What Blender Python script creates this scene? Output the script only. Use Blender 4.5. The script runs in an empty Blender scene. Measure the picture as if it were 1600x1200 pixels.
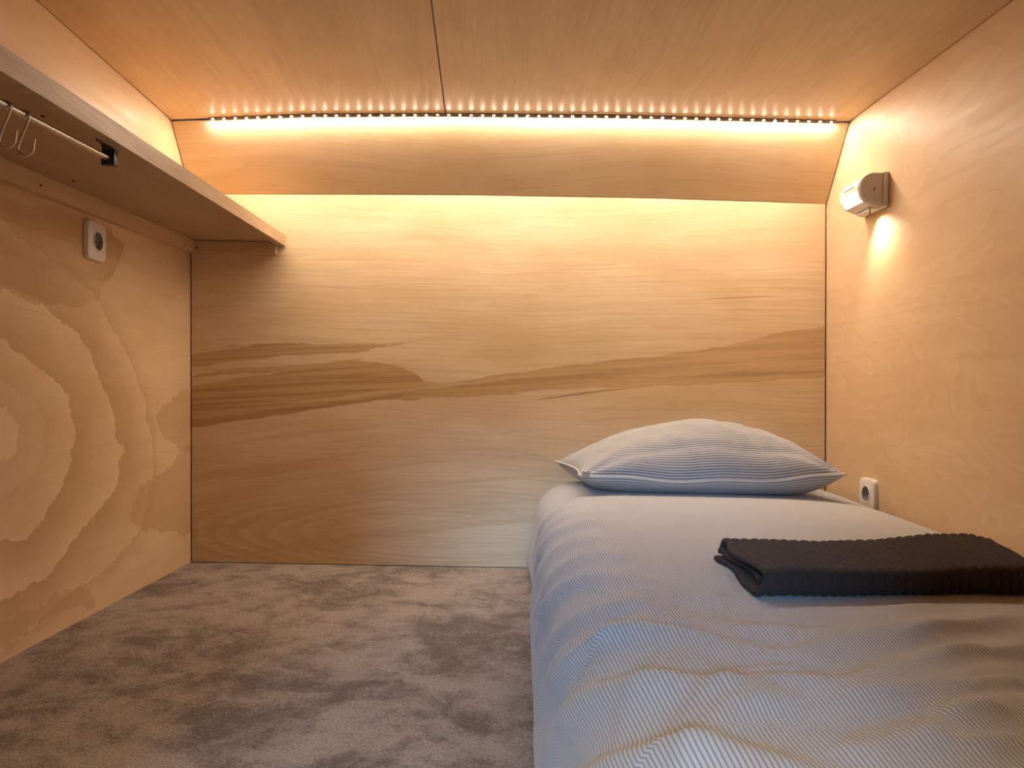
import bpy, bmesh, math, random
import numpy as np
from mathutils import Vector

random.seed(7)
rng = np.random.default_rng(11)
scene = bpy.context.scene
COL = scene.collection

# ------------------------------------------------------------------ camera maths
D = 2.4                      # distance from the doorway to the back wall (m)
S = 530.0                    # pixels per metre on the back wall
F = S * D                    # focal length in pixels (1600 px wide frame)
CX, CY = 752.0, 618.0        # principal point
RHO = 0.0175                 # roll
H = 268.5 / S                # eye height above the carpet


def unroll(px, py):
    u, v = px - CX, py - CY
    return u + RHO * v, v - RHO * u


def P(px, py, r):
    """pixel -> world point at depth r*D"""
    a, b = unroll(px, py)
    return Vector((a * r / S, r * D, H - b * r / S))


def xl(Y, Z):                # left wall surface
    V = (H - Z) * S
    r = Y / D
    c = -37.8 * (V + 396) / 664.5
    return (-454.6 + .0192 * V + c * (1 - r)) / S


def xr(Y, Z):                # right wall surface
    V = (H - Z) * S
    return (539.4 + .0151 * V) / S


def on_x(px, py, fx):
    lo, hi = .05, 1.2
    r = .7
    for _ in range(40):
        p = P(px, py, r)
        a, b = unroll(px, py)
        r = fx(p.y, p.z) * S / a
    return P(px, py, r)


def on_left(px, py):
    return on_x(px, py, xl)


def on_right(px, py):
    return on_x(px, py, xr)


def on_z(px, py, z):
    a, b = unroll(px, py)
    return P(px, py, (H - z) * S / b)


def on_back(px, py):
    return P(px, py, 1.0)


def zceil(X):                # ceiling height across the room (sags a little at the left)
    x = X * S
    xs = [-480, -462, -260, -60, 200, 533, 560]
    vs = [395, 396, 407, 411.5, 413.5, 411, 410.5]
    return H + float(np.interp(x, xs, vs)) / S


# ------------------------------------------------------------------ helpers
def link(name, me, mat=None, parent=None):
    o = bpy.data.objects.new(name, me)
    COL.objects.link(o)
    if mat is not None:
        me.materials.append(mat)
    if parent is not None:
        o.parent = parent
    return o


def mesh_from(verts, faces, smooth=False):
    me = bpy.data.meshes.new('m')
    me.from_pydata([tuple(map(float, v)) for v in verts], [], faces)
    me.update()
    if smooth:
        me.polygons.foreach_set('use_smooth', [True] * len(me.polygons))
    return me


def bm_mesh(bm, smooth=False, angle=None):
    bmesh.ops.recalc_face_normals(bm, faces=bm.faces)
    me = bpy.data.meshes.new('m')
    bm.to_mesh(me)
    bm.free()
    if smooth:
        me.polygons.foreach_set('use_smooth', [True] * len(me.polygons))
        if angle:
            me.set_sharp_from_angle(angle=math.radians(angle))
    return me


def tag(o, label=None, cat=None, group=None, kind=None):
    if label:
        o['label'] = label
    if cat:
        o['category'] = cat
    if group:
        o['group'] = group
    if kind:
        o['kind'] = kind
    return o


def empty(name, loc=(0, 0, 0)):
    o = bpy.data.objects.new(name, None)
    o.empty_display_size = .05
    COL.objects.link(o)
    o.location = loc
    return o


def grid_slab(grid, off):
    """grid[i][j] of points = visible face; off = vector to the hidden back face"""
    n, m = len(grid), len(grid[0])
    off = Vector(off)
    vs = [p for row in grid for p in row] + [p + off for row in grid for p in row]
    N = n * m
    fs = []
    for i in range(n - 1):
        for j in range(m - 1):
            a, b, c, d = i * m + j, i * m + j + 1, (i + 1) * m + j + 1, (i + 1) * m + j
            fs.append((a, b, c, d))
            fs.append((N + d, N + c, N + b, N + a))
    rim = [j for j in range(m)] + [i * m + m - 1 for i in range(1, n)] + \
          [(n - 1) * m + j for j in range(m - 2, -1, -1)] + [i * m for i in range(n - 2, 0, -1)]
    for k in range(len(rim)):
        a, b = rim[k], rim[(k + 1) % len(rim)]
        fs.append((b, a, N + a, N + b))
    bm = bmesh.new()
    bv = [bm.verts.new(v) for v in vs]
    for f in fs:
        bm.faces.new([bv[i] for i in f])
    return bm


def hexa(bm, c):
    """box from 8 corners: bottom 4 then top 4 (same winding)"""
    v = [bm.verts.new(p) for p in c]
    for f in ((3, 2, 1, 0), (4, 5, 6, 7), (0, 1, 5, 4), (1, 2, 6, 5), (2, 3, 7, 6), (3, 0, 4, 7)):
        bm.faces.new([v[i] for i in f])
    return v


def box(bm, x0, x1, y0, y1, z0, z1):
    return hexa(bm, [Vector(p) for p in ((x0, y0, z0), (x1, y0, z0), (x1, y1, z0), (x0, y1, z0),
                                         (x0, y0, z1), (x1, y0, z1), (x1, y1, z1), (x0, y1, z1))])


def bevel(bm, w, seg=2):
    bmesh.ops.recalc_face_normals(bm, faces=bm.faces)
    bmesh.ops.bevel(bm, geom=list(bm.edges), offset=w, segments=seg, affect='EDGES', profile=.5)


def tube(bm, pts, rad, n=12, cap=True):
    pts = [Vector(p) for p in pts]
    rings = []
    t0 = (pts[1] - pts[0]).normalized()
    up = Vector((0, 0, 1)) if abs(t0.z) < .9 else Vector((1, 0, 0))
    nrm = t0.cross(up).normalized()
    for i, p in enumerate(pts):
        t = (pts[min(i + 1, len(pts) - 1)] - pts[max(i - 1, 0)]).normalized()
        nrm = (nrm - t * nrm.dot(t)).normalized()
        b = t.cross(nrm)
        rings.append([bm.verts.new(p + rad * (math.cos(2 * math.pi * k / n) * nrm + math.sin(2 * math.pi * k / n) * b)) for k in range(n)])
    for i in range(len(rings) - 1):
        for k in range(n):
            bm.faces.new((rings[i][k], rings[i][(k + 1) % n], rings[i + 1][(k + 1) % n], rings[i + 1][k]))
    if cap:
        bm.faces.new(rings[0][::-1])
        bm.faces.new(rings[-1])


def frame(o, ax, ay, az):
    """fill a local frame into an empty's rotation"""
    from mathutils import Matrix
    m = Matrix((ax, ay, az)).transposed()
    o.rotation_euler = m.to_euler()


# ------------------------------------------------------------------ node helper
class NT:
    def __init__(self, name, rough=.5, spec=.5):
        self.mat = bpy.data.materials.new(name)
        self.mat.use_nodes = True
        self.t = self.mat.node_tree
        self.b = self.t.nodes['Principled BSDF']
        self.b.inputs['Roughness'].default_value = rough
        self.b.inputs['Specular IOR Level'].default_value = spec
        self._co = None

    def n(self, typ, **kw):
        nd = self.t.nodes.new(typ)
        for k, v in kw.items():
            setattr(nd, k, v)
        return nd

    def put(self, sock, v):
        if isinstance(v, bpy.types.NodeSocket):
            self.t.links.new(v, sock)
        elif isinstance(v, (tuple, list)) and sock.type == 'RGBA' and len(v) == 3:
            sock.default_value = (*v, 1)
        else:
            sock.default_value = v

    def m(self, op, a, b=None, c=None, clamp=False):
        nd = self.n('ShaderNodeMath', operation=op, use_clamp=clamp)
        self.put(nd.inputs[0], a)
        if b is not None:
            self.put(nd.inputs[1], b)
        if c is not None:
            self.put(nd.inputs[2], c)
        return nd.outputs[0]

    def co(self):
        if self._co is None:
            self._co = self.n('ShaderNodeTexCoord').outputs['Object']
        return self._co

    def uv(self):
        return self.n('ShaderNodeTexCoord').outputs['UV']

    def xyz(self, v):
        nd = self.n('ShaderNodeSeparateXYZ')
        self.put(nd.inputs[0], v)
        return nd.outputs

    def comb(self, x, y, z):
        nd = self.n('ShaderNodeCombineXYZ')
        for i, v in enumerate((x, y, z)):
            self.put(nd.inputs[i], v)
        return nd.outputs[0]

    def scale(self, v, s):
        nd = self.n('ShaderNodeVectorMath', operation='MULTIPLY')
        self.put(nd.inputs[0], v)
        self.put(nd.inputs[1], s)
        return nd.outputs[0]

    def noise(self, vec, scale=5, detail=3, rough=.5, dist=0, out=0):
        nd = self.n('ShaderNodeTexNoise')
        self.put(nd.inputs['Vector'], vec)
        nd.inputs['Scale'].default_value = scale
        nd.inputs['Detail'].default_value = detail
        nd.inputs['Roughness'].default_value = rough
        nd.inputs['Distortion'].default_value = dist
        return nd.outputs[out]

    def ss(self, v, a, b, lo=0., hi=1.):
        nd = self.n('ShaderNodeMapRange', interpolation_type='SMOOTHSTEP')
        self.put(nd.inputs['Value'], v)
        nd.inputs['From Min'].default_value = a
        nd.inputs['From Max'].default_value = b
        nd.inputs['To Min'].default_value = lo
        nd.inputs['To Max'].default_value = hi
        return nd.outputs[0]

    def mix(self, fac, a, b, blend='MIX'):
        nd = self.n('ShaderNodeMix', data_type='RGBA', blend_type=blend)
        self.put(nd.inputs[0], fac)
        self.put(nd.inputs[6], a)
        self.put(nd.inputs[7], b)
        return nd.outputs[2]

    def curve(self, x, pts):
        nd = self.n('ShaderNodeFloatCurve')
        c = nd.mapping.curves[0]
        nd.mapping.use_clip = False
        pts = sorted(pts)
        c.points[0].location = pts[0]
        c.points[1].location = pts[-1]
        for p in pts[1:-1]:
            c.points.new(*p)
        nd.mapping.update()
        self.put(nd.inputs['Value'], x)
        return nd.outputs[0]

    def bump(self, h, strength=.3, dist=.002):
        nd = self.n('ShaderNodeBump')
        nd.inputs['Strength'].default_value = strength
        nd.inputs['Distance'].default_value = dist
        self.put(nd.inputs['Height'], h)
        self.t.links.new(nd.outputs[0], self.b.inputs['Normal'])

    def color(self, c):
        self.put(self.b.inputs['Base Color'], c)


def simple(name, col, rough=.5, metal=0, spec=.5):
    m = NT(name, rough, spec)
    m.b.inputs['Base Color'].default_value = (*col, 1)
    m.b.inputs['Metallic'].default_value = metal
    nz = m.noise(m.co(), 900, 2)
    m.bump(nz, .05, .0004)
    return m.mat


def emit(name, col, strength):
    m = bpy.data.materials.new(name)
    m.use_nodes = True
    b = m.node_tree.nodes['Principled BSDF']
    b.inputs['Base Color'].default_value = (.9, .88, .8, 1)
    b.inputs['Emission Color'].default_value = (*col, 1)
    b.inputs['Emission Strength'].default_value = strength
    return m


# birch veneer colours (linear)
LIGHT = (.79, .64, .435)
MID = (.69, .52, .31)
DARK = (.43, .26, .125)
HEART = (.36, .215, .11)


def wood(name, axis='X', face='XZ', light=LIGHT, mid=MID, fig=1.0, seed=0., fine=1.0, ring=1.0, rough=.48):
    """flat-sawn birch veneer: fibre lines along axis, soft cathedral steps, mottling and specks.
    returns NT, colour socket, (u along grain, v across grain) sockets"""
    t = NT(name, rough, .35)
    o = t.xyz(t.co())
    along = o['XYZ'.index(axis)]
    other = [c for c in face if c != axis][0]
    across = o['XYZ'.index(other)]
    base = t.comb(t.m('ADD', along, seed), t.m('ADD', across, seed * 1.7), seed)
    # slow warp so that fibre lines wander
    warp = t.noise(t.scale(base, (1.1, 2.6, 1)), 1.0, 2, .5)
    wv = t.m('ADD', across, t.m('MULTIPLY', t.m('SUBTRACT', warp, .5), .35))
    wf = t.m('ADD', across, t.m('MULTIPLY', t.m('SUBTRACT', warp, .5), .11))
    fib = t.noise(t.comb(t.m('MULTIPLY', along, 4), t.m('MULTIPLY', wf, 260), seed), 1, 4, .65)
    fib2 = t.noise(t.comb(t.m('MULTIPLY', along, 1.8), t.m('MULTIPLY', wf, 60), seed + 3), 1, 4, .6)
    # cathedral field
    field = t.noise(t.comb(t.m('MULTIPLY', along, .55), t.m('MULTIPLY', wv, 1.7), seed + 9), 1, 2, .45)
    jag = t.noise(t.comb(t.m('MULTIPLY', along, 22), t.m('MULTIPLY', across, 22), seed + 5), 1, 3, .6)
    fj = t.m('ADD', t.m('MULTIPLY', field, 7.), t.m('MULTIPLY', jag, .16))
    saw = t.m('FRACT', fj)
    saws = t.m('MULTIPLY', t.ss(saw, .0, .05), t.m('SUBTRACT', 1., t.m('MULTIPLY', saw, .75)))
    mott = t.noise(t.scale(base, (3.5, 9, 1)), 1, 3, .55)
    col = t.mix(t.ss(mott, .3, .75), light, mid)
    col = t.mix(t.m('MULTIPLY', saws, .38 * ring), col, tuple(c * .82 for c in mid))
    col = t.mix(t.m('MULTIPLY', t.ss(fib2, .45, .8), .45 * fig), col, tuple(c * .8 for c in mid))
    col = t.mix(t.m('MULTIPLY', t.ss(fib, .46, .72), .36 * fine), col, tuple(c * .66 for c in mid))
    # pin specks
    vo = t.n('ShaderNodeTexVoronoi', feature='DISTANCE_TO_EDGE')
    vo = t.n('ShaderNodeTexVoronoi')
    t.put(vo.inputs['Vector'], t.comb(t.m('MULTIPLY', along, 9), t.m('MULTIPLY', across, 13), seed))
    vo.inputs['Scale'].default_value = 1
    keep = t.m('GREATER_THAN', t.xyz(vo.outputs['Color'])[0], .72)
    spk = t.m('MULTIPLY', t.m('LESS_THAN', vo.outputs['Distance'], .022), keep)
    col = t.mix(t.m('MULTIPLY', spk, .7), col, (.16, .08, .035))
    t.bump(t.m('ADD', fib, t.m('MULTIPLY', fib2, .6)), .10, .0008)
    t.put(t.b.inputs['Roughness'], t.ss(fib2, .2, .8, rough - .06, rough + .08))
    return t, col, along, across


def patch(t, u, v, top, bot, u0, u1, v0, v1, soft=.004, jit=None):
    """mask between two outlines given as (u, v) points"""
    def nrm(pts):
        d = {}
        for a, b in pts:
            d[round((a - u0) / (u1 - u0), 5)] = (b - v0) / (v1 - v0)
        return sorted(d.items())
    k = 1. / (v1 - v0)
    un = t.m('MULTIPLY', t.m('SUBTRACT', u, u0), 1. / (u1 - u0), clamp=True)
    vn = t.m('MULTIPLY', t.m('SUBTRACT', v, v0), k)
    if jit is not None:
        vn = t.m('ADD', vn, jit)
    a = t.ss(t.m('SUBTRACT', t.curve(un, nrm(top)), vn), 0, soft * k)
    b = t.ss(t.m('SUBTRACT', vn, t.curve(un, nrm(bot))), 0, soft * k)
    return t.m('MULTIPLY', a, b)


# ------------------------------------------------------------------ wood of each panel
def xz(pts):
    return [(on_back(*p).x, on_back(*p).z) for p in pts]


def yz(pts):
    return [(on_left(*p).y, on_left(*p).z) for p in pts]


# --- back wall: pale veneer crossed by brown heartwood streaks
t, c, u, v = wood('veneer_back', 'X', 'XZ', seed=2.3, ring=.35, fig=.9, fine=1.15)
RB = (-1.0, 1.1, -.05, 1.2)
jit = t.m('MULTIPLY', t.m('SUBTRACT', t.noise(t.comb(t.m('MULTIPLY', u, 9), t.m('MULTIPLY', v, 60), 4.), 1, 4, .65), .5), .022)
streak = t.noise(t.comb(t.m('MULTIPLY', u, 1.6), t.m('MULTIPLY', t.m('SUBTRACT', v, t.m('MULTIPLY', u, .07)), 75), 8.), 1, 4, .6)
heartc = t.mix(t.ss(streak, .44, .60), (.53, .34, .155), (.36, .205, .08))
main = patch(t, u, v,
             xz([(285, 606), (350, 594), (420, 583), (500, 570), (545, 563), (590, 566), (640, 577), (672, 598), (740, 590), (800, 582), (900, 568), (1000, 558), (1100, 546), (1160, 533), (1220, 518), (1300, 509)]),
             xz([(285, 671), (400, 656), (500, 640), (600, 627), (700, 622), (800, 616), (860, 610), (1000, 605), (1100, 602), (1200, 596), (1300, 590)]), *RB, soft=.004, jit=jit)
# fades towards the right, where the wood is paler
fade = t.ss(u, -.5, .75, .95, .52)
c = t.mix(t.m('MULTIPLY', main, fade), c, heartc)
edge = patch(t, u, v,
             xz([(285, 655), (400, 643), (500, 629), (600, 618), (680, 608), (760, 601), (850, 592), (1000, 588), (1300, 577)]),
             xz([(285, 670), (400, 655), (500, 639), (600, 626), (680, 610), (760, 602), (850, 593), (1000, 593), (1300, 583)]), *RB, soft=.005, jit=jit)
c = t.mix(t.m('MULTIPLY', edge, t.ss(u, -.3, .9, .5, .25)), c, (.27, .15, .065))
topd = patch(t, u, v,
             xz([(285, 553), (340, 543), (400, 537), (440, 535), (520, 537), (560, 536), (600, 536), (640, 533), (700, 523)]),
             xz([(285, 578), (340, 570), (400, 563), (440, 558), (520, 553), (560, 552), (600, 543), (640, 536), (700, 523.5)]), *RB, soft=.003, jit=jit)
c = t.mix(t.m('MULTIPLY', topd, .8), c, heartc)
midd = patch(t, u, v,
             xz([(285, 594), (330, 580), (420, 573), (500, 567), (560, 561), (580, 560)]),
             xz([(285, 597), (330, 587), (420, 582), (500, 573), (560, 564), (580, 560)]), *RB, soft=.003, jit=jit)
c = t.mix(t.m('MULTIPLY', midd, .75), c, heartc)
lens = patch(t, u, v,
             xz([(285, 553), (330, 545), (380, 540), (405, 538)]),
             xz([(285, 556), (330, 549), (380, 543), (405, 538)]), *RB, soft=.002)
c = t.mix(t.m('MULTIPLY', lens, .8), c, LIGHT)
lit = patch(t, u, v,
            xz([(420, 636), (520, 620), (620, 607), (700, 599), (800, 588), (850, 583)]),
            xz([(420, 638), (520, 626), (620, 614), (700, 606), (800, 593), (850, 583)]), *RB, soft=.004, jit=jit)
c = t.mix(t.m('MULTIPLY', lit, .55), c, MID)
thin = patch(t, u, v,
             xz([(825, 626), (880, 617), (940, 609), (1000, 605)]),
             xz([(825, 627), (880, 621), (940, 613), (1000, 606)]), *RB, soft=.002)
c = t.mix(t.m('MULTIPLY', thin, .7), c, HEART)
thin2 = patch(t, u, v,
              xz([(1095, 468), (1130, 464.5), (1170, 462.5), (1220, 462)]),
              xz([(1095, 468.6), (1130, 468), (1170, 466), (1220, 463)]), *RB, soft=.002)
c = t.mix(t.m('MULTIPLY', thin2, .55), c, HEART)
# rays of darker wood below the main streak, plus the nested arch low on the left
ctr = on_back(720, 832)
du = t.m('SUBTRACT', u, ctr.x)
dv = t.m('SUBTRACT', v, t.m('ADD', ctr.z, t.m('MULTIPLY', du, .02)))
du = t.m('MULTIPLY', du, t.ss(du, -.12, .12, 1., .3))
wob = t.noise(t.comb(t.m('MULTIPLY', u, 2.2), t.m('MULTIPLY', v, 9), 2.), 1, 3, .5)
el = t.m('ADD', t.m('SQRT', t.m('ADD', t.m('POWER', t.m('MULTIPLY', du, 1.0), 2.), t.m('POWER', t.m('MULTIPLY', dv, 5.6), 2.))), t.m('MULTIPLY', wob, .16))
rg = t.m('FRACT', t.m('MULTIPLY', el, 13.))
rgm = t.m('MULTIPLY', t.m('MULTIPLY', t.ss(rg, 0, .3), t.m('SUBTRACT', 1., rg)), t.m('MULTIPLY', t.ss(el, 1.15, .85), t.ss(el, .38, .52)))
below = t.ss(v, on_back(0, 800).z, on_back(0, 740).z, 1., 0.)
arch = t.m('MULTIPLY', t.m('MULTIPLY', rgm, below), t.ss(u, .3, -.6, .3, .75))
c = t.mix(arch, c, (.50, .325, .165))
sl = t.m('SUBTRACT', v, t.m('MULTIPLY', u, t.m('SUBTRACT', .10, t.m('MULTIPLY', u, .05))))
run = t.noise(t.comb(t.m('MULTIPLY', u, 1.1), t.m('MULTIPLY', sl, 26), 6.), 1, 4, .6)
c = t.mix(t.m('MULTIPLY', t.m('MULTIPLY', t.ss(run, .50, .66), t.ss(v, on_back(0, 690).z, on_back(0, 620).z, 1., 0.)), t.ss(u, .5, -.8, .25, .6)), c, (.52, .345, .18))
# brown of the heart-side wood with shade painted in: lower left of the sheet
brown = t.m('MULTIPLY', t.ss(u, .35, -.85, .1, .75), t.ss(v, on_back(0, 380).z, on_back(0, 640).z, 0., 1.))
c = t.mix(t.m('MULTIPLY', brown, .42), c, (.60, .41, .215))
t.color(c)
M_BACK = t.mat

# --- left wall: rotary-cut veneer with scalloped contour steps
t, c, u, v = wood('veneer_left', 'Y', 'YZ', seed=6.1, ring=.0, fig=.5, fine=.45, light=(.735, .55, .35), mid=(.655, .465, .27))
cc = on_left(-60, 700)
jg = t.noise(t.comb(t.m('MULTIPLY', u, 26), t.m('MULTIPLY', v, 26), 1.), 1, 4, .62)
lg = t.noise(t.comb(t.m('MULTIPLY', u, 3.2), t.m('MULTIPLY', v, 3.2), 5.), 1, 2, .5)
du = t.m('DIVIDE', t.m('SUBTRACT', u, cc.y), .60)
dv = t.m('DIVIDE', t.m('SUBTRACT', v, t.m('ADD', cc.z + .02, t.m('MULTIPLY', du, -.05))), .31)
fld = t.m('SQRT', t.m('ADD', t.m('MULTIPLY', du, du), t.m('MULTIPLY', dv, dv)))
fld = t.m('ADD', fld, t.m('MULTIPLY', t.m('SUBTRACT', lg, .5), .42))
fld = t.m('ADD', fld, t.m('MULTIPLY', t.m('SUBTRACT', jg, .5), .11))
fr = t.m('FRACT', t.m('ADD', t.m('MULTIPLY', fld, 3.1), .12))
step = t.m('MULTIPLY', t.ss(fr, 0, .03), t.m('SUBTRACT', 1., fr))
inside = t.ss(fld, 1.45, 1.1)
c = t.mix(t.m('MULTIPLY', t.m('MULTIPLY', step, inside), .72), c, (.42, .25, .115))
core = t.ss(fld, .42, .40)
c = t.mix(t.m('MULTIPLY', core, .4), c, (.70, .52, .34))
RL = (.0, 2.5, -.05, 1.3)
jl = t.m('MULTIPLY', t.m('SUBTRACT', jg, .5), .05)
pr = patch(t, u, v,
           yz([(205, 800), (222, 758), (250, 742), (268, 725), (286, 700), (300, 690)]),
           yz([(205, 815), (222, 828), (250, 832), (268, 830), (286, 836), (300, 834)]), *RL, soft=.004, jit=jl)
c = t.mix(t.m('MULTIPLY', pr, .5), c, (.47, .285, .13))
pr2 = patch(t, u, v,
            yz([(244, 650), (252, 634), (268, 624), (282, 612), (300, 610)]),
            yz([(244, 652), (252, 676), (268, 690), (282, 705), (300, 706)]), *RL, soft=.004, jit=jl)
c = t.mix(t.m('MULTIPLY', pr2, .5), c, (.47, .285, .13))
pt = patch(t, u, v,
           yz([(-60, 250), (40, 290), (100, 300), (150, 345), (176, 360), (196, 380)]),
           yz([(-60, 440), (40, 468), (100, 478), (140, 474), (165, 448), (176, 432), (196, 381)]), *RL, soft=.004, jit=jl)
stt = t.noise(t.comb(t.m('MULTIPLY', u, 3), t.m('MULTIPLY', v, 16), 3.), 1, 3, .6)
c = t.mix(t.m('MULTIPLY', pt, t.ss(stt, .3, .65, .25, .75)), c, (.45, .265, .115))
pb = patch(t, u, v,
           yz([(-60, 1000), (40, 955), (90, 928), (135, 915), (150, 945)]),
           yz([(-60, 1090), (40, 990), (90, 958), (135, 948), (150, 946)]), *RL, soft=.004, jit=jl)
c = t.mix(t.m('MULTIPLY', pb, .42), c, (.44, .265, .12))
t.color(c)
M_LEFT = t.mat

# --- right wall: pale, faint blotchy contours
t, c, u, v = wood('veneer_right', 'Y', 'YZ', seed=12.4, ring=.35, fig=.45, fine=.35, light=(.72, .54, .345), mid=(.665, .475, .285))
bl = t.noise(t.comb(t.m('MULTIPLY', u, 2.4), t.m('MULTIPLY', v, 4.2), 3.), 1, 3, .55, .6)
bj = t.noise(t.comb(t.m('MULTIPLY', u, 30), t.m('MULTIPLY', v, 30), 7.), 1, 3, .6)
bf = t.m('FRACT', t.m('ADD', t.m('MULTIPLY', bl, 9.), t.m('MULTIPLY', bj, .35)))
c = t.mix(t.m('MULTIPLY', t.m('MULTIPLY', t.ss(bf, 0, .08), t.m('SUBTRACT', 1., bf)), .32), c, (.55, .36, .185))
t.color(c)
M_RIGHT = t.mat

t, c, u, v = wood('veneer_ceiling', 'Y', 'XY', seed=3.7, ring=.4, fig=.7, fine=.75, light=(.77, .60, .40), mid=(.68, .51, .32))
t.color(c)
M_CEIL = t.mat
t, c, u, v = wood('veneer_slope', 'X', 'XZ', seed=8.2, ring=.45, fig=.8, fine=.7)
t.color(c)
M_SLOPE = t.mat
t, c, u, v = wood('veneer_upper_left', 'Y', 'YZ', seed=15.2, ring=.4, fig=.8, fine=.6)
t.color(c)
M_FRONT = t.mat
t, c, u, v = wood('shelf_birch', 'Y', 'XY', seed=21.0, ring=.25, fig=.8, fine=.8, light=(.50, .36, .22), mid=(.43, .30, .175))
t.color(c)
M_SHELF = t.mat
t, c, u, v = wood('lip_birch', 'Y', 'YZ', seed=24.0, ring=.2, fig=1., fine=1.7, light=(.52, .375, .23), mid=(.41, .28, .16))
t.color(c)
M_LIP = t.mat
t, c, u, v = wood('ledger_birch', 'Y', 'YZ', seed=29.0, ring=.2, fig=.8, fine=.8, light=(.68, .49, .30), mid=(.60, .41, .235))
t.color(c)
M_LEDGER = t.mat
t, c, u, v = wood('ledger_birch_cross', 'X', 'XZ', seed=31.0, ring=.2, fig=.8, fine=.8, light=(.66, .47, .285), mid=(.58, .395, .22))
t.color(c)
M_LEDGER2 = t.mat

# --- carpet
t = NT('carpet', .95, .15)
o = t.co()
big = t.noise(t.scale(o, (3.6, 3.3, 1)), 1, 6, .7, .5)
med = t.noise(t.scale(o, (14, 13, 1)), 1, 5, .72, .5)
tuft = t.noise(o, 150, 3, .7, .6)
fibr = t.noise(t.scale(o, (300, 420, 300)), 1, 2, .7, 1.2)
spec = t.noise(t.scale(o, (480, 300, 300)), 1, 2, .6, .8)
mixv = t.m('ADD', t.m('ADD', t.m('MULTIPLY', big, .50), t.m('MULTIPLY', med, .34)), t.m('MULTIPLY', tuft, .16))
pile = t.ss(mixv, .42, .56)
c = t.mix(pile, (.275, .22, .172), (.72, .62, .53))
c = t.mix(t.m('MULTIPLY', t.ss(tuft, .52, .68), .45), c, (.60, .53, .475))
c = t.mix(t.m('MULTIPLY', t.ss(fibr, .49, .34), .85), c, (.105, .08, .064))
c = t.mix(t.m('MULTIPLY', t.ss(spec, .56, .70), .7), c, (.74, .65, .58))
t.color(c)
t.b.inputs['Sheen Weight'].default_value = .2
t.b.inputs['Sheen Roughness'].default_value = .5
t.bump(t.m('ADD', t.m('MULTIPLY', tuft, 1.4), t.m('ADD', t.m('MULTIPLY', fibr, 1.), t.m('MULTIPLY', mixv, 1.2))), 1.0, .008)
M_CARPET = t.mat


# --- bedding: woven pinstripe (uv in metres; stripes repeat along u)
def pinstripe(name, period, a=(.53, .525, .515), b=(.25, .30, .36), duty=.36):
    t = NT(name, .85, .2)
    x = t.xyz(t.uv())
    w = t.noise(t.scale(t.uv(), (60, 60, 1)), 1, 2, .5)
    ph = t.m('FRACT', t.m('ADD', t.m('DIVIDE', x[0], period), t.m('MULTIPLY', w, .18)))
    tri = t.m('ABSOLUTE', t.m('SUBTRACT', ph, .5))
    line = t.ss(tri, .5 * duty + .07, .5 * duty - .07)
    weave = t.noise(t.scale(t.uv(), (1500, 1500, 1)), 1, 2, .5)
    c = t.mix(line, a, b)
    c = t.mix(t.m('MULTIPLY', t.ss(weave, .4, .7), .15), c, (.5, .53, .55))
    t.color(c)
    t.b.inputs['Sheen Weight'].default_value = .15
    crk = t.noise(t.scale(t.uv(), (26, 9, 1)), 1, 4, .6, .8)
    t.bump(t.m('ADD', t.m('MULTIPLY', line, -.30), t.m('ADD', t.m('MULTIPLY', weave, .15), t.m('MULTIPLY', crk, .9))), .55, .003)
    return t.mat


M_DUVET = pinstripe('duvet_pinstripe', .0037)
M_PILLOW = pinstripe('pillow_pinstripe', .0068, a=(.54, .54, .53), b=(.17, .21, .265), duty=.46)

t = NT('towel_charcoal', .95, .1)
w = t.noise(t.scale(t.uv(), (900, 900, 1)), 1, 3, .6)
w2 = t.noise(t.scale(t.uv(), (14, 14, 1)), 1, 3, .6)
c = t.mix(w, (.020, .015, .013), (.068, .050, .045))
c = t.mix(t.m('MULTIPLY', w2, .4), c, (.052, .038, .034))
t.color(c)
t.b.inputs['Sheen Weight'].default_value = .06
t.b.inputs['Sheen Roughness'].default_value = .5
t.bump(w, .6, .0015)
M_TOWEL = t.mat

M_WHITE = simple('white_plastic', (.72, .70, .68), .38)
M_CREAM = simple('cream_plastic', (.76, .73, .69), .35)
M_WELL = simple('grey_socket_insert', (.34, .32, .30), .4)
M_BLACK = simple('black_plastic', (.018, .018, .02), .4)
M_HOLE = simple('dark_hole', (.01, .008, .007), .8)
M_STEEL = simple('brushed_steel', (.62, .58, .54), .28, 1.)
M_SCREW = simple('dark_screw', (.05, .035, .025), .5, .6)
M_TAPE = simple('tape_backing', (.12, .09, .06), .6)
M_GREY = simple('grey_marking', (.20, .18, .17), .5)
M_CAP = simple('lamp_end_cap_plastic', (.56, .55, .565), .4)
WARM = (1.0, .775, .585)
M_LED = emit('led_glow', WARM, 5200.)
M_LENS = emit('lamp_lens_glow', (1.0, .84, .62), 14.)

# ------------------------------------------------------------------ room shell
YF = -.06                    # inner face of the wall with the doorway
GAP = .003


def lin(a, b, n):
    return [a + (b - a) * i / (n - 1) for i in range(n)]


ZT = 1.42
bm = grid_slab([[Vector((xl(y, z), y, z)) for z in lin(-.02, ZT, 10)] for y in lin(YF - .02, D + .05, 16)], (-.015, 0, 0))
tag(link('wall_left', bm_mesh(bm, True, 30), M_LEFT), kind='structure')
bm = grid_slab([[Vector((xr(y, z), y, z)) for z in lin(-.02, ZT, 10)] for y in lin(YF - .02, D + .05, 16)], (.015, 0, 0))
tag(link('wall_right', bm_mesh(bm, True, 30), M_RIGHT), kind='structure')
bm = grid_slab([[Vector((xl(D, z) + .004 + (xr(D, z) - .009 - xl(D, z)) * f, D, z)) for z in lin(.002, 1.115, 10)] for f in lin(0, 1, 16)], (0, .015, 0))
tag(link('wall_back', bm_mesh(bm, True, 30), M_BACK), kind='structure')

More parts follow.
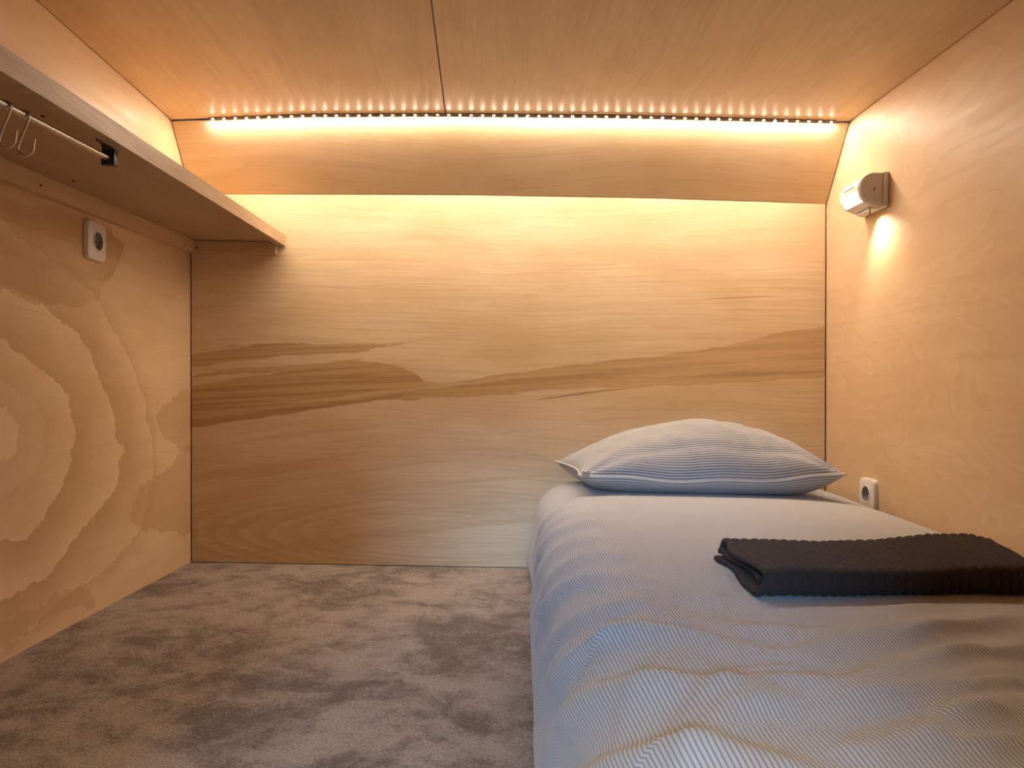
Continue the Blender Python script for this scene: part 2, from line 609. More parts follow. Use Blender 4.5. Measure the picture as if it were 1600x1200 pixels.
# floor with carpet: runs out under the walls and on through the doorway
bm = grid_slab([[Vector((x, y, 0)) for y in lin(-1.6, D + .05, 8)] for x in lin(-1.9, 1.5, 8)], (0, 0, -.03))
tag(link('floor', bm_mesh(bm), M_CARPET), kind='structure')

# ceiling: two sheets meeting at a narrow seam
RJ = .937
XS = -59.5 / S
bm = bmesh.new()
bm2 = grid_slab([[Vector((xl(y, zceil(-.87)) + GAP + (XS - .0017 - xl(y, zceil(-.87)) - GAP) * f, y, zceil(xl(y, 1.25) + (XS - xl(y, 1.25)) * f))) for y in lin(YF - .02, RJ * D, 6)] for f in lin(0, 1, 9)], (0, 0, .015))
me = bm_mesh(bm2)
bm.from_mesh(me)
bm2 = grid_slab([[Vector((XS + .0017 + (xr(y, 1.28) - GAP - XS - .0017) * f, y, zceil(XS + (xr(y, 1.28) - XS) * f))) for y in lin(YF - .02, RJ * D, 6)] for f in lin(0, 1, 11)], (0, 0, .015))
me = bm_mesh(bm2)
bm.from_mesh(me)
tag(link('ceiling', bm_mesh(bm, True, 30), M_CEIL), kind='structure')

# sloping panel between ceiling and back wall (top edge towards the room)
def zslope_bot(X):
    return H + float(np.interp(X * S, [-470, -455, -400, -55, 250, 537], [309.5, 309.5, 308.5, 313.5, 314, 309.5])) / S


grid = []
for f in lin(0, 1, 17):
    row = []
    for k in lin(0, 1, 5):
        y = RJ * D + .004 + (D - .002 - RJ * D - .004) * k
        zt = 1.27 - .19 * k
        x = xl(y, zt) + GAP + (xr(y, zt) - xl(y, zt) - 2 * GAP) * f
        z = (zceil(x) - .004) * (1 - k) + (zslope_bot(x)) * k
        row.append(Vector((x, y, z)))
    grid.append(row)
bm = grid_slab(grid, (0, .013, .006))
tag(link('ceiling_back', bm_mesh(bm, True, 30), M_SLOPE), kind='structure')

# front wall with the doorway the picture is taken from
DX0, DX1, DZ = -.60, .105, .80
bm = bmesh.new()
box(bm, -1.0, DX0, YF - .018, YF, 0, ZT)
box(bm, DX1, 1.08, YF - .018, YF, 0, ZT)
box(bm, DX0, DX1, YF - .018, YF, DZ, ZT)
tag(link('wall_front', bm_mesh(bm), M_FRONT), kind='structure')

# ------------------------------------------------------------------ LED strip in the joint
strip = empty('led_strip', (0, RJ * D, H + 411 / S))
tag(strip, 'strip of warm glowing dots along the ceiling joint above the back wall', 'light strip')
inv = Vector(strip.location)
leds = []
N_LED = 56
xs = []
for i in range(N_LED):
    f = i / (N_LED - 1)
    px = 333 + (1298 - 333) * f
    py = float(np.interp(px, [330, 450, 550, 700, 850, 1000, 1150, 1300], [187, 182.5, 180.5, 178.5, 180, 183, 186.5, 191]))
    a, b = unroll(px, py)
    X = a * RJ / S
    xs.append(X)
bm = bmesh.new()
YL = RJ * D - .0028
tp = []
for X in lin(xs[0] - .012, xs[-1] + .012, 60):
    tp.append((X, zceil(X)))
TILT = math.radians(10)       # the tape is stuck on a slant, facing down into the room
cT, sT = math.cos(TILT), math.sin(TILT)


def tape_pt(X, z, a, n):     # a across the tape, n out of its face
    return Vector((X, YL + a * cT - n * sT, z - .0030 - a * sT - n * cT)) - inv


for (x0, z0), (x1, z1) in zip(tp[:-1], tp[1:]):
    hexa(bm, [tape_pt(x0, z0, -.0036, 0), tape_pt(x1, z1, -.0036, 0), tape_pt(x1, z1, .0036, 0), tape_pt(x0, z0, .0036, 0),
              tape_pt(x0, z0, -.0036, -.001), tape_pt(x1, z1, -.0036, -.001), tape_pt(x1, z1, .0036, -.001), tape_pt(x0, z0, .0036, -.001)])
bmesh.ops.remove_doubles(bm, verts=bm.verts, dist=1e-5)
link('tape', bm_mesh(bm), M_TAPE, strip)
bm = bmesh.new()
box(bm, -.0027, .0027, -.0020, .0020, -.0014, 0)
bevel(bm, .0004, 1)
chip = bm_mesh(bm)
chip.materials.append(M_CREAM)
chip.materials.append(M_LED)
for pl in chip.polygons:
    if pl.normal.z < -.9:
        pl.material_index = 1
for i, X in enumerate(xs):
    o = bpy.data.objects.new('led', chip)
    COL.objects.link(o)
    o.parent = strip
    o.location = tape_pt(X, zceil(X), 0, 0)
    o.rotation_euler = (-TILT, 0, 0)

# ------------------------------------------------------------------ shelf
SL = .035                    # the shelf drops a little towards the door


def zs(z_at_back, y):
    return z_at_back - SL * (D - y)


YS0, YS1 = .02, D - .002
XLIP = P(446, 376, 1).x
Z_LT = P(446, 368, 1).z
Z_LB = P(446, 384.5, 1).z
shelf = empty('wall_shelf', (-.74, D, Z_LB))
tag(shelf, 'long plywood shelf with a thick front edge along the left wall', 'shelf')
so = Vector(shelf.location)


def slope_box(name, x0a, x1a, z0, z1, mat, y0=YS0, y1=YS1, bev=.0012, leftwall=False, parent=shelf):
    bm = bmesh.new()
    ys = lin(y0, y1, 8)
    rows = []
    for y in ys:
        xa = (xl(y, z0) + .001) if leftwall else x0a
        xb = (xl(y, z0) + x1a) if (leftwall and x1a > 0) else x1a
        rows.append([Vector((xa, y, zs(z0, y))) - so, Vector((xb, y, zs(z0, y))) - so, Vector((xb, y, zs(z1, y))) - so, Vector((xa, y, zs(z1, y))) - so])
    vv = [[bm.verts.new(p) for p in r] for r in rows]
    for i in range(len(vv) - 1):
        for k in range(4):
            bm.faces.new((vv[i][k], vv[i][(k + 1) % 4], vv[i + 1][(k + 1) % 4], vv[i + 1][k]))
    bm.faces.new(vv[0][::-1])
    bm.faces.new(vv[-1])
    return link(name, bm_mesh(bm), mat, parent)


Z_UN = Z_LB + .010           # underside of the board
slope_box('shelf_board', 0, XLIP - .0225, Z_UN, Z_LT - .001, M_SHELF, leftwall=True)
slope_box('front_edge', XLIP - .022, XLIP, Z_LB, Z_LT, M_LIP)
led = slope_box('ledger', 0, .018, Z_UN - .037, Z_UN - .0005, M_LEDGER, leftwall=True, y1=D - .003)
bm = bmesh.new()
xa, xb = xl(D, .92) + .0185, XLIP - .023
zl0 = Z_UN - .036
box(bm, xa - so.x, xb - so.x, -.020, -.002, zl0 - so.z, Z_UN - .002 - so.z)
bevel(bm, .0008, 1)
led2 = link('ledger', bm_mesh(bm), M_LEDGER2, shelf)


def screw(p, n, par, rad=.0028):
    bm = bmesh.new()
    n = Vector(n)
    bmesh.ops.create_cone(bm, cap_ends=True, segments=12, radius1=rad, radius2=rad * .8, depth=.0016, matrix=n.to_track_quat('Z', 'Y').to_matrix().to_4x4())
    bmesh.ops.translate(bm, verts=bm.verts, vec=Vector(p) - so)
    link('screw', bm_mesh(bm), M_SCREW, par)


for px, py in ((64, 290), (289, 383)):
    p = on_x(px, py, lambda y, z: xl(y, z) + .0185)
    screw(p, (1, 0, 0), led)
screw(P(307, 387, (D - .0205) / D), (0, -1, 0), led2)
for px, py in ((67, 182), (115, 283)):
    a, b = unroll(px, py)
    r = .6
    for _ in range(20):
        r = (H - zs(Z_UN - .0008, r * D)) * S / b
    screw(P(px, py, r), (0, 0, -1), shelf.children[0], .0034)

# ------------------------------------------------------------------ hanging rail and hooks
A0 = P(170, 248, .556)
A1 = P(0, 160, .4393)
dr = (A1 - A0).normalized()
rail = empty('hanging_rail', A0)
tag(rail, 'thin steel rail with a black end bracket under the shelf', 'rail')
ro = Vector(rail.location)
Lr = .60
bm = bmesh.new()
tube(bm, [Vector((0, 0, 0)), dr * Lr], .0046, 16)
link('tube', bm_mesh(bm, True, 40), M_STEEL, rail)


def bracket(at, flip):
    par = rail
    p = A0 + dr * at
    zu = zs(Z_UN, p.y) - p.z          # distance from tube axis up to the underside
    bm = bmesh.new()
    s = -1 if flip else 1
    # cup around the tube end
    v = box(bm, -.011, .011, -.004, .010, -.011, .013)
    # foot plate on the underside of the shelf, towards the wall side of the cup
    box(bm, -.010, .011, -.026, .011, zu - .0042, zu - .0006)
    # angled web
    hexa(bm, [Vector((-.009, -.022, zu - .004)), Vector((.010, -.022, zu - .004)), Vector((.010, .010, zu - .004)), Vector((-.009, .010, zu - .004)),
              Vector((-.009, -.018, zu - .0012)), Vector((.010, -.018, zu - .0012)), Vector((.010, .010, zu - .0012)), Vector((-.009, .010, zu - .0012))])
    hexa(bm, [Vector((-.010, -.003, .012)), Vector((.010, -.003, .012)), Vector((.010, .009, .012)), Vector((-.010, .009, .012)),
              Vector((-.010, -.010, zu - .003)), Vector((.010, -.010, zu - .003)), Vector((.010, .010, zu - .003)), Vector((-.010, .010, zu - .003))])
    bevel(bm, .0011, 2)
    if flip:
        bmesh.ops.scale(bm, verts=bm.verts, vec=(1, -1, 1))
    bmesh.ops.translate(bm, verts=bm.verts, vec=p - ro)
    link('end_bracket', bm_mesh(bm, True, 35), M_BLACK, par)


bracket(0, False)
bracket(Lr, True)


def hook_pts():
    # plane: a = sideways (x), b = up, hung on a tube at the origin
    R = .0066
    pts = []
    for k in range(0, 13):                       # upper loop around the tube, open at the wall side
        an = math.radians(200 - k * 200 / 12)
        pts.append((R * math.cos(an), R * math.sin(an)))
    pts.append((R * .55, -.012))
    pts.append((-.003, -.028))
    pts.append((-.0075, -.041))
    c = (.0022, -.0445)
    R2 = .0105
    for k in range(0, 13):
        an = math.radians(172 + k * 190 / 12)
        pts.append((c[0] + R2 * math.cos(an), c[1] + R2 * math.sin(an)))
    pts.append((.0140, -.0345))
    pts.append((.0150, -.0310))
    return pts


def smooth_path(pts, n=4):
    out = []
    P_ = [Vector((a, 0, b)) for a, b in pts]
    for i in range(len(P_) - 1):
        p0, p1, p2, p3 = P_[max(i - 1, 0)], P_[i], P_[i + 1], P_[min(i + 2, len(P_) - 1)]
        for k in range(n):
            s = k / n
            out.append(.5 * ((2 * p1) + (p2 - p0) * s + (2 * p0 - 5 * p1 + 4 * p2 - p3) * s * s + (3 * p1 - p0 - 3 * p2 + p3) * s ** 3))
    out.append(P_[-1])
    return out


bm = bmesh.new()
hp = smooth_path(hook_pts())
tube(bm, hp, .0017, 10)
hook_me = bm_mesh(bm, True, 50)
hook_me.materials.append(M_STEEL)
sgl = 'steel hooks hanging on the rail'
for pxh, lab in ((38, 'steel S hook on the rail, the one nearer the black bracket'),
                 (9, 'steel S hook on the rail, cut by the left edge of the photo')):
    # find the place along the tube
    best = min((abs((lambda q: CX + ((q.x * S / (q.y / D)) - RHO * (H - q.z) * S / (q.y / D)))(A0 + dr * s) - pxh), s) for s in lin(0, Lr, 1200))
    q = A0 + dr * best[1]
    o = bpy.data.objects.new('hanging_hook', hook_me)
    COL.objects.link(o)
    o.location = q + Vector((0, 0, -.0005))
    tag(o, lab, 'hook', sgl)


# ------------------------------------------------------------------ wall sockets
def outlet(p, nrm, label, size=.086, thick=.011, ratio=1.0):
    """p = centre on the wall; nrm = into the room (+-x)"""
    root = empty('power_outlet', p)
    tag(root, label, 'socket')
    s = nrm
    y = size / 2
    z = size / 2 * ratio
    # plate with a round hole: ring of quads between rounded square and circle
    n = 64
    rw = .0205

    def sq(k, hy, hz, rad):
        an = 2 * math.pi * k / n
        cy, cz = math.cos(an), math.sin(an)
        p_ = 7.0
        d = (abs(cy) ** p_ + abs(cz) ** p_) ** (-1 / p_)
        return cy * d * hy, cz * d * hz
    bm = bmesh.new()
    rings = []
    for (kind, hy, hz, x) in (('s', y, z, .0005), ('s', y, z, thick * .55), ('s', y * .975, z * .975, thick * .85), ('s', y * .90, z * .90, thick), ('c', .0245, .0245, thick), ('c', .0235, .0235, thick + .0014), ('c', rw, rw, thick + .0012)):
        ring = []
        for k in range(n):
            if kind == 's':
                a, b = sq(k, hy, hz, 0)
            else:
                a, b = hy * math.cos(2 * math.pi * k / n), hz * math.sin(2 * math.pi * k / n)
            ring.append(bm.verts.new((s * x, a, b)))
        rings.append(ring)
    for i in range(len(rings) - 1):
        for k in range(n):
            bm.faces.new((rings[i][k], rings[i][(k + 1) % n], rings[i + 1][(k + 1) % n], rings[i + 1][k]))
    bm.faces.new(rings[0])
    link('plate', bm_mesh(bm, True, 32), M_CREAM, root)
    bm = bmesh.new()
    rr = []
    for (rad, x) in ((rw, thick + .0012), (rw * .97, .002), (rw * .3, .0018)):
        rr.append([bm.verts.new((s * x, rad * math.cos(2 * math.pi * k / n), rad * math.sin(2 * math.pi * k / n))) for k in range(n)])
    for i in range(2):
        for k in range(n):
            bm.faces.new((rr[i][k], rr[i][(k + 1) % n], rr[i + 1][(k + 1) % n], rr[i + 1][k]))
    bm.faces.new(rr[-1])
    well = link('socket_well', bm_mesh(bm, True, 30), M_WELL, root)
    for sy in (-1, 1):
        bm = bmesh.new()
        bmesh.ops.create_cone(bm, cap_ends=True, segments=14, radius1=.0027, radius2=.0027, depth=.001)
        bmesh.ops.rotate(bm, verts=bm.verts, cent=(0, 0, 0), matrix=__import__('mathutils').Matrix.Rotation(math.pi / 2, 3, 'Y'))
        bmesh.ops.translate(bm, verts=bm.verts, vec=(s * .0028, sy * .0095, 0))
        link('pin_hole', bm_mesh(bm), M_HOLE, well)
    for sz in (-1, 1):
        bm = bmesh.new()
        box(bm, min(s * .003, s * (thick)), max(s * .003, s * (thick)), -.0025, .0025, sz * .0185 - .0012, sz * .0185 + .0012)
        link('earth_clip', bm_mesh(bm), M_STEEL, well)
    bm = bmesh.new()
    bmesh.ops.create_uvsphere(bm, u_segments=10, v_segments=6, radius=.0022)
    bmesh.ops.translate(bm, verts=bm.verts, vec=(s * .0035, 0, 0))
    link('centre_screw', bm_mesh(bm, True), M_STEEL, well)
    return root


outlet(on_left(145, 377), 1, 'white power socket on the left wall below the shelf', .086, .012)
pr_ = on_right(1360, 772)
outlet(pr_, -1, 'white power socket on the right wall half hidden behind the bed edge', .082, .012)

# ------------------------------------------------------------------ wall lamp
YN = .8476 * D
YFAR = YN + .128
zc = P(1389, 296, .8476).z
xw = xr(YN, zc) - .0008
lamp = empty('wall_lamp', (xw, YN, zc))
tag(lamp, 'white rounded wall lamp with a lit lens on the right wall', 'lamp')
HT, HB = .042, -.040


def lamp_profile(scale=1., n=22):
    """outline in (out from wall a, up b), from the wall top round to the wall bottom"""
    pts = [(.014, HT), (.030, HT)]
    for k in range(n + 1):
        an = math.radians(90 + 148 * k / n)
        pts.append((.034 - .036 * math.cos(an) * 1.0, .004 + .038 * math.sin(an)))
    pts.append((.030, HB + .003))
    pts.append((.014, HB))
    return pts


prof = lamp_profile()


def extrude(profile, y0, y1, name, mat, par, inset=0., bev=.002):
    bm = bmesh.new()
    f0 = [bm.verts.new((-a, y0, b)) for a, b in profile]
    f1 = [bm.verts.new((-a, y1, b)) for a, b in profile]
    n = len(profile)
    for k in range(n):
        bm.faces.new((f0[k], f0[(k + 1) % n], f1[(k + 1) % n], f1[k]))
    e0 = bm.faces.new(f0[::-1])
    e1 = bm.faces.new(f1)
    bmesh.ops.recalc_face_normals(bm, faces=bm.faces)
    if bev:
        ed = [e for e in bm.edges if (e0 in e.link_faces or e1 in e.link_faces)]
        bmesh.ops.bevel(bm, geom=ed, offset=bev, segments=3, affect='EDGES')
    return link(name, bm_mesh(bm, True, 30), mat, par)


LN = YFAR - YN
extrude(prof, .006, LN, 'body', M_WHITE, lamp, bev=.008)
cap = extrude([(a * 1.0, b) for a, b in prof], 0, .0058, 'end_cap', M_CAP, lamp, bev=.0022)
back = extrude([(.0, HT + .002), (.0138, HT + .002), (.0138, HB - .002), (0, HB - .002)], -.0015, LN + .0015, 'back_plate', M_WHITE, lamp, bev=.0012)
# marking on the end cap: small dark arrow head over a dot
bm = bmesh.new()
a0 = .036
v = [bm.verts.new(p) for p in ((-a0 + .0032, -.0006, -.002), (-a0 - .0028, -.0006, -.002), (-a0 - .0002, -.0006, .0052), (-a0 + .0016, -.0006, .0024))]
bm.faces.new(v)
r_ = bmesh.ops.extrude_face_region(bm, geom=bm.faces[:])
bmesh.ops.translate(bm, verts=[x for x in r_['geom'] if isinstance(x, bmesh.types.BMVert)], vec=(0, .0008, 0))
mk = link('arrow_mark', bm_mesh(bm), M_BLACK, cap)
bm = bmesh.new()
box(bm, -a0 - .0008, -a0 + .0008, -.0005, .0002, -.0062, -.0048)
link('dot_mark', bm_mesh(bm), M_GREY, cap)


def lamp_pt(an_deg, y, lift=0.):
    an = math.radians(an_deg)
    return Vector((-(.034 - (.036 + lift) * math.cos(an)), y, .004 + (.038 + lift) * math.sin(an)))


def curved_panel(name, a0, a1, y0, y1, lift, thick, mat, n=14):
    bm = bmesh.new()
    g = []
    for i in range(n + 1):
        an = a0 + (a1 - a0) * i / n
        g.append([lamp_pt(an, y, lift) for y in (y0, y0 + .003, y1 - .003, y1)])
    inner = []
    vs = [[bm.verts.new(p) for p in r] for r in g]
    vi = [[bm.verts.new(lamp_pt(a0 + (a1 - a0) * i / n, y, lift - thick)) for y in (y0, y1)] for i in range(n + 1)]
    for i in range(n):
        for k in range(3):
            bm.faces.new((vs[i][k], vs[i][k + 1], vs[i + 1][k + 1], vs[i + 1][k]))
        bm.faces.new((vs[i][0], vs[i + 1][0], vi[i + 1][0], vi[i][0]))
        bm.faces.new((vs[i + 1][3], vs[i][3], vi[i][1], vi[i + 1][1]))
    bm.faces.new((vs[0][0], vi[0][0], vi[0][1], vs[0][3], vs[0][2], vs[0][1]))
    bm.faces.new((vs[n][3], vi[n][1], vi[n][0], vs[n][0], vs[n][1], vs[n][2]))
    return link(name, bm_mesh(bm, True, 40), mat, lamp)


curved_panel('lens', 186, 233, .022, LN - .018, .0010, .003, M_LENS)
curved_panel('name_slot', 160, 166, .040, LN - .030, .0006, .002, M_GREY, 4)
curved_panel('lens_frame', 168, 184, .016, LN - .012, .0005, .002, M_WHITE, 6)
# small down-light window and pull switch under the lamp
bm = bmesh.new()
box(bm, -.030, -.006, .022, LN - .020, HB - .0045, HB + .001)
bevel(bm, .001, 2)
link('underside_cover', bm_mesh(bm, True, 40), M_WHITE, lamp)
bm = bmesh.new()
bmesh.ops.create_cone(bm, cap_ends=True, segments=16, radius1=.0042, radius2=.0060, depth=.005)
bmesh.ops.translate(bm, verts=bm.verts, vec=(-.034, .026, HB - .0015))
sw = link('switch_collar', bm_mesh(bm, True, 40), M_STEEL, lamp)
bm = bmesh.new()
tube(bm, [(-.034, .026, HB - .003), (-.0338, .026, HB - .008), (-.0334, .0258, HB - .014)], .0011, 8)
bmesh.ops.create_uvsphere(bm, u_segments=10, v_segments=8, radius=.0022, matrix=__import__('mathutils').Matrix.Translation((-.0333, .0258, HB - .0150)))
link('pull_switch', bm_mesh(bm, True), M_BLACK, lamp)


# ------------------------------------------------------------------ duvet on the bed
def build_duvet():
    y0, y1 = .16, D - .012
    NY = 520
    # cross-section stations: arc from the wall side (s=0) over the top, down the left side
    def section(y):
        r = y / D
        zr = np.interp(r, [0, .3, .635, .868, 1.0], [.19, .205, .228, .246, .258])       # edge by the wall
        ztop = .268
        xright = 1.004
        xs_ = np.interp(r, [0, .4, .46, .62, .75, .866, 1.], [.070, .076, .080, .100, .122, .139, .142])   # foot of the drop
        pts = [(xright, .004), (xright + .004, zr * .4), (xright - .002, zr - .035)]
        for k in range(1, 7):
            an = math.radians(k * 15)
            pts.append((xright - .035 + .033 * math.cos(an), zr - .035 + .035 * math.sin(an)))
        pts += [(.93, zr + (ztop - zr) * .35), (.85, zr + (ztop - zr) * .75), (.74, zr + (ztop - zr) * .96), (.6, ztop + .001), (.45, ztop + .001), (.34, ztop)]
        xe = xs_ + .145
        ax, az = .125, .105
        for k in range(0, 10):
            an = math.radians(90 + k * 10)
            pts.append((xe + ax * (math.cos(an)), ztop - .003 - az + az * math.sin(an)))
        pts += [(xs_ + .012, .115), (xs_ + .004, .07), (xs_, .035), (xs_ + .004, .006)]
        return pts
    NS = 420
    ys = np.linspace(y0, y1, NY)
    XYZ = np.zeros((NY, NS, 3))
    Sarc = np.zeros((NY, NS))
    for i, y in enumerate(ys):
        p = np.array(section(y))
        # catmull-rom dense then resample by arc
        dense = []
        for k in range(len(p) - 1):
            p0, p1, p2, p3 = p[max(k - 1, 0)], p[k], p[k + 1], p[min(k + 2, len(p) - 1)]
            for s in np.linspace(0, 1, 10, endpoint=False):
                dense.append(.5 * (2 * p1 + (p2 - p0) * s + (2 * p0 - 5 * p1 + 4 * p2 - p3) * s * s + (3 * p1 - p0 - 3 * p2 + p3) * s ** 3))
        dense.append(p[-1])
        dense = np.array(dense)
        seg = np.r_[0, np.cumsum(np.hypot(*np.diff(dense, axis=0).T))]
        tt = np.linspace(0, 1, NS)
        tt = np.where(tt < .18, tt * .9, tt)
        tt = (tt - tt[0]) / (tt[-1] - tt[0]) * seg[-1]
        XYZ[i, :, 0] = np.interp(tt, seg, dense[:, 0])
        XYZ[i, :, 1] = y
        XYZ[i, :, 2] = np.interp(tt, seg, dense[:, 1])
        Sarc[i] = tt
    # close the head and foot ends by rounding down
    dy = np.minimum(XYZ[:, :, 1] - y0, y1 - XYZ[:, :, 1])
    rd = .05
    q = np.clip(dy / rd, 0, 1)
    zf = np.sqrt(np.clip(1 - (1 - q) ** 2, 0, 1))
    drop = np.interp(XYZ[:, :, 1], [y0, D - .2, D], [1, 1, .15])
    XYZ[:, :, 2] *= 1 - (1 - zf) * .55 * drop
    # unfolded coordinates for folds: a = x on top, continuing past the left edge as arc length
    itop = np.argmin(np.abs(XYZ[:, :, 0] - .5), axis=1)
    A = np.zeros_like(Sarc)
    for i in range(NY):
        A[i] = .5 - (Sarc[i] - Sarc[i, itop[i]])
    Y = XYZ[:, :, 1]
    Dp = np.zeros_like(A)

    def ridge(pts, w, h, skew=0.):
        """pts (a, y); gaussian ridge, steeper on one side when skew>0 (near side)"""
        nonlocal Dp
        P_ = np.array(pts, float)
        if len(P_) > 2:
            Q = np.vstack([2 * P_[0] - P_[1], P_, 2 * P_[-1] - P_[-2]])
            out = []
            for q in range(1, len(Q) - 2):
                for s_ in np.linspace(0, 1, 6, endpoint=False):
                    p0, p1, p2, p3 = Q[q - 1], Q[q], Q[q + 1], Q[q + 2]
                    out.append(.5 * (2 * p1 + (p2 - p0) * s_ + (2 * p0 - 5 * p1 + 4 * p2 - p3) * s_ ** 2 + (3 * p1 - p0 - 3 * p2 + p3) * s_ ** 3))
            out.append(P_[-1])
            P_ = np.array(out)
        best = np.full(A.shape, 9.)
        sd = np.zeros(A.shape)
        along = np.zeros(A.shape)
        L = np.r_[0, np.cumsum(np.hypot(*np.diff(P_, axis=0).T))]
        for k in range(len(P_) - 1):
            d = P_[k + 1] - P_[k]
            l2 = d @ d
            tt = np.clip(((A - P_[k, 0]) * d[0] + (Y - P_[k, 1]) * d[1]) / l2, 0, 1)
            ex, ey = A - P_[k, 0] - tt * d[0], Y - P_[k, 1] - tt * d[1]
            dd = np.hypot(ex, ey)
            m = dd < best
            best = np.where(m, dd, best)
            sd = np.where(m, np.sign(ex * d[1] - ey * d[0]), sd)
            along = np.where(m, (L[k] + tt * (L[k + 1] - L[k])) / L[-1], along)
        ww = 1.25 * w * (1 + skew * .8 * np.tanh(sd * best / (.5 * w)))
        fade = np.clip(np.minimum(along, 1 - along) / .3, 0.02, 1)
        fade = fade * fade * (3 - 2 * fade)
        Dp += h * fade * np.exp(-(best / ww) ** 2)

    def top(pts):
        return [((lambda q: (q.x, q.y))(on_z(px, py, .272))) for px, py in pts]

    # cross folds in front of the towel (left -> right), near side steeper
    k = .72
    ridge(top([(960, 945), (1000, 928), (1040, 921), (1110, 926), (1190, 938)]), .022, .009 * k, .35)
    ridge(top([(880, 1000), (940, 972), (990, 955), (1040, 948)]), .020, .008 * k, .3)
    ridge(top([(1040, 968), (1090, 962), (1140, 966), (1190, 975)]), .014, .005 * k, .3)
    ridge(top([(1060, 996), (1120, 980), (1200, 982), (1270, 990), (1330, 984), (1400, 962), (1460, 945)]), .022, .011 * k, .4)
    ridge(top([(1080, 1022), (1150, 1012), (1230, 1022), (1330, 1006), (1430, 982), (1540, 962), (1620, 950)]), .020, .010 * k, .4)
    ridge(top([(930, 1080), (1000, 1040), (1050, 1008), (1090, 1000)]), .018, .007 * k, .3)
    ridge(top([(1000, 1190), (1050, 1130), (1100, 1092), (1160, 1068), (1240, 1066), (1330, 1074), (1400, 1050), (1480, 1024), (1570, 1006), (1660, 990)]), .020, .013 * k, .4)
    ridge(top([(1050, 1190), (1090, 1140), (1150, 1105), (1230, 1095), (1310, 1100)]), .014, .008 * k, .3)
    ridge(top([(1260, 1120), (1360, 1095), (1440, 1085), (1520, 1062), (1620, 1030)]), .018, .010 * k, .3)
    ridge(top([(1400, 1190), (1480, 1140), (1560, 1105), (1680, 1085)]), .018, .010 * k, .3)
    ridge(top([(1300, 1180), (1400, 1150), (1500, 1142)]), .018, .007 * k, .3)
    for pl in ([(1380, 1010), (1450, 985), (1530, 975), (1600, 955)], [(1330, 960), (1420, 945), (1500, 930), (1590, 935)], [(1430, 1040), (1500, 1020), (1560, 1022), (1640, 1000)],
               [(1480, 1085), (1540, 1075), (1620, 1060)], [(1470, 1130), (1530, 1115), (1600, 1120)], [(1500, 1175), (1570, 1160), (1650, 1165)], [(1120, 1050), (1200, 1045), (1290, 1050)]):
        ridge(top(pl), .009, .005, .3)
    ridge(top([(900, 815), (930, 806), (970, 812)]), .025, .006 * k, .2)
    ridge(top([(1180, 825), (1260, 822), (1330, 830)]), .02, .003 * k, .2)
    ridge(top([(960, 790), (1060, 800), (1160, 798)]), .03, .003 * k, .2)
    # swags over the left edge: start on top, sweep down the side towards the head end
    for (ya, yb, ai, ao, h, w) in ((1.70, 2.02, .28, -.02, .012, .020), (1.86, 2.20, .26, .0, .010, .018), (1.52, 1.90, .30, -.06, .010, .018), (1.36, 1.74, .27, -.05, .012, .020),
                                   (1.20, 1.58, .29, -.06, .010, .016), (1.04, 1.44, .28, -.06, .013, .019), (.90, 1.28, .26, -.07, .010, .016), (.76, 1.14, .30, -.06, .013, .018),
                                   (.62, 1.0, .28, -.06, .012, .018), (.50, .86, .26, -.07, .012, .018), (1.12, 1.32, .20, .02, .006, .010), (1.62, 1.78, .20, .02, .006, .010), (.84, 1.0, .19, .0, .007, .010)):
        pts = []
        for f in np.linspace(0, 1, 7):
            e = f ** 1.35
            pts.append((ai + (ao - ai) * f, ya + (yb - ya) * e))
        ridge(pts, w, h, -.3)
    # gentle low-frequency loft, nothing under towel or pillow
    loft = .003 * np.sin(A * 9 + Y * 3) * np.sin(Y * 6.3 + .6) + .0015 * np.sin(A * 23 + 1) * np.sin(Y * 17 + A * 5)
    Dp += loft
    tow = np.exp(-(np.clip(np.maximum(np.abs(A - .56) - .20, np.abs(Y - 1.10) - .125), 0, 9) / .03) ** 2)
    pil = np.exp(-(np.clip(np.maximum(np.abs(A - .58) - .30, np.abs(Y - 2.2) - .22), 0, 9) / .03) ** 2)
    Dp *= (1 - .97 * tow) * (1 - .97 * pil)
    foot = np.clip(XYZ[:, :, 2] / .05, 0, 1)
    Dp *= np.where(A < .25, foot, 1)
    Dp *= np.where(A > .95, np.clip((1.0 - A) / .05, 0, 1), 1)
    # normals
    gi = np.gradient(XYZ, axis=0)
    gj = np.gradient(XYZ, axis=1)
    nn = np.cross(gi, gj)
    nn /= np.linalg.norm(nn, axis=2, keepdims=True) + 1e-12
    if nn[NY // 2, itop[NY // 2], 2] < 0:
        nn = -nn
    XYZ = XYZ + nn * Dp[:, :, None]
    XYZ[:, :, 2] = np.maximum(XYZ[:, :, 2], .002)
    XYZ[:, :, 1] = np.minimum(XYZ[:, :, 1], D - .003)
    # stripes follow the cloth: measure across the section
    UV = np.stack([A, Y], axis=2)
    verts = XYZ.reshape(-1, 3)
    idx = np.arange(NY * NS).reshape(NY, NS)
    quads = np.stack([idx[:-1, :-1], idx[:-1, 1:], idx[1:, 1:], idx[1:, :-1]], axis=2).reshape(-1, 4)
    fs = [tuple(map(int, f)) for f in quads]
    n0 = len(verts)
    # end caps + underside so the bed is a closed body
    base = [(XYZ[0, :, 0], XYZ[0, 0, 1])]
    cap0 = [(x, y0 + .002, .001) for x in XYZ[0, :, 0]]
    cap1 = [(x, XYZ[-1, 0, 1], .001) for x in XYZ[-1, :, 0]]
    verts = np.vstack([verts, cap0, cap1])
    for j in range(NS - 1):
        fs.append((int(idx[0, j + 1]), int(idx[0, j]), n0 + j, n0 + j + 1))
        fs.append((int(idx[-1, j]), int(idx[-1, j + 1]), n0 + NS + j + 1, n0 + NS + j))
    me = bpy.data.meshes.new('duvet')
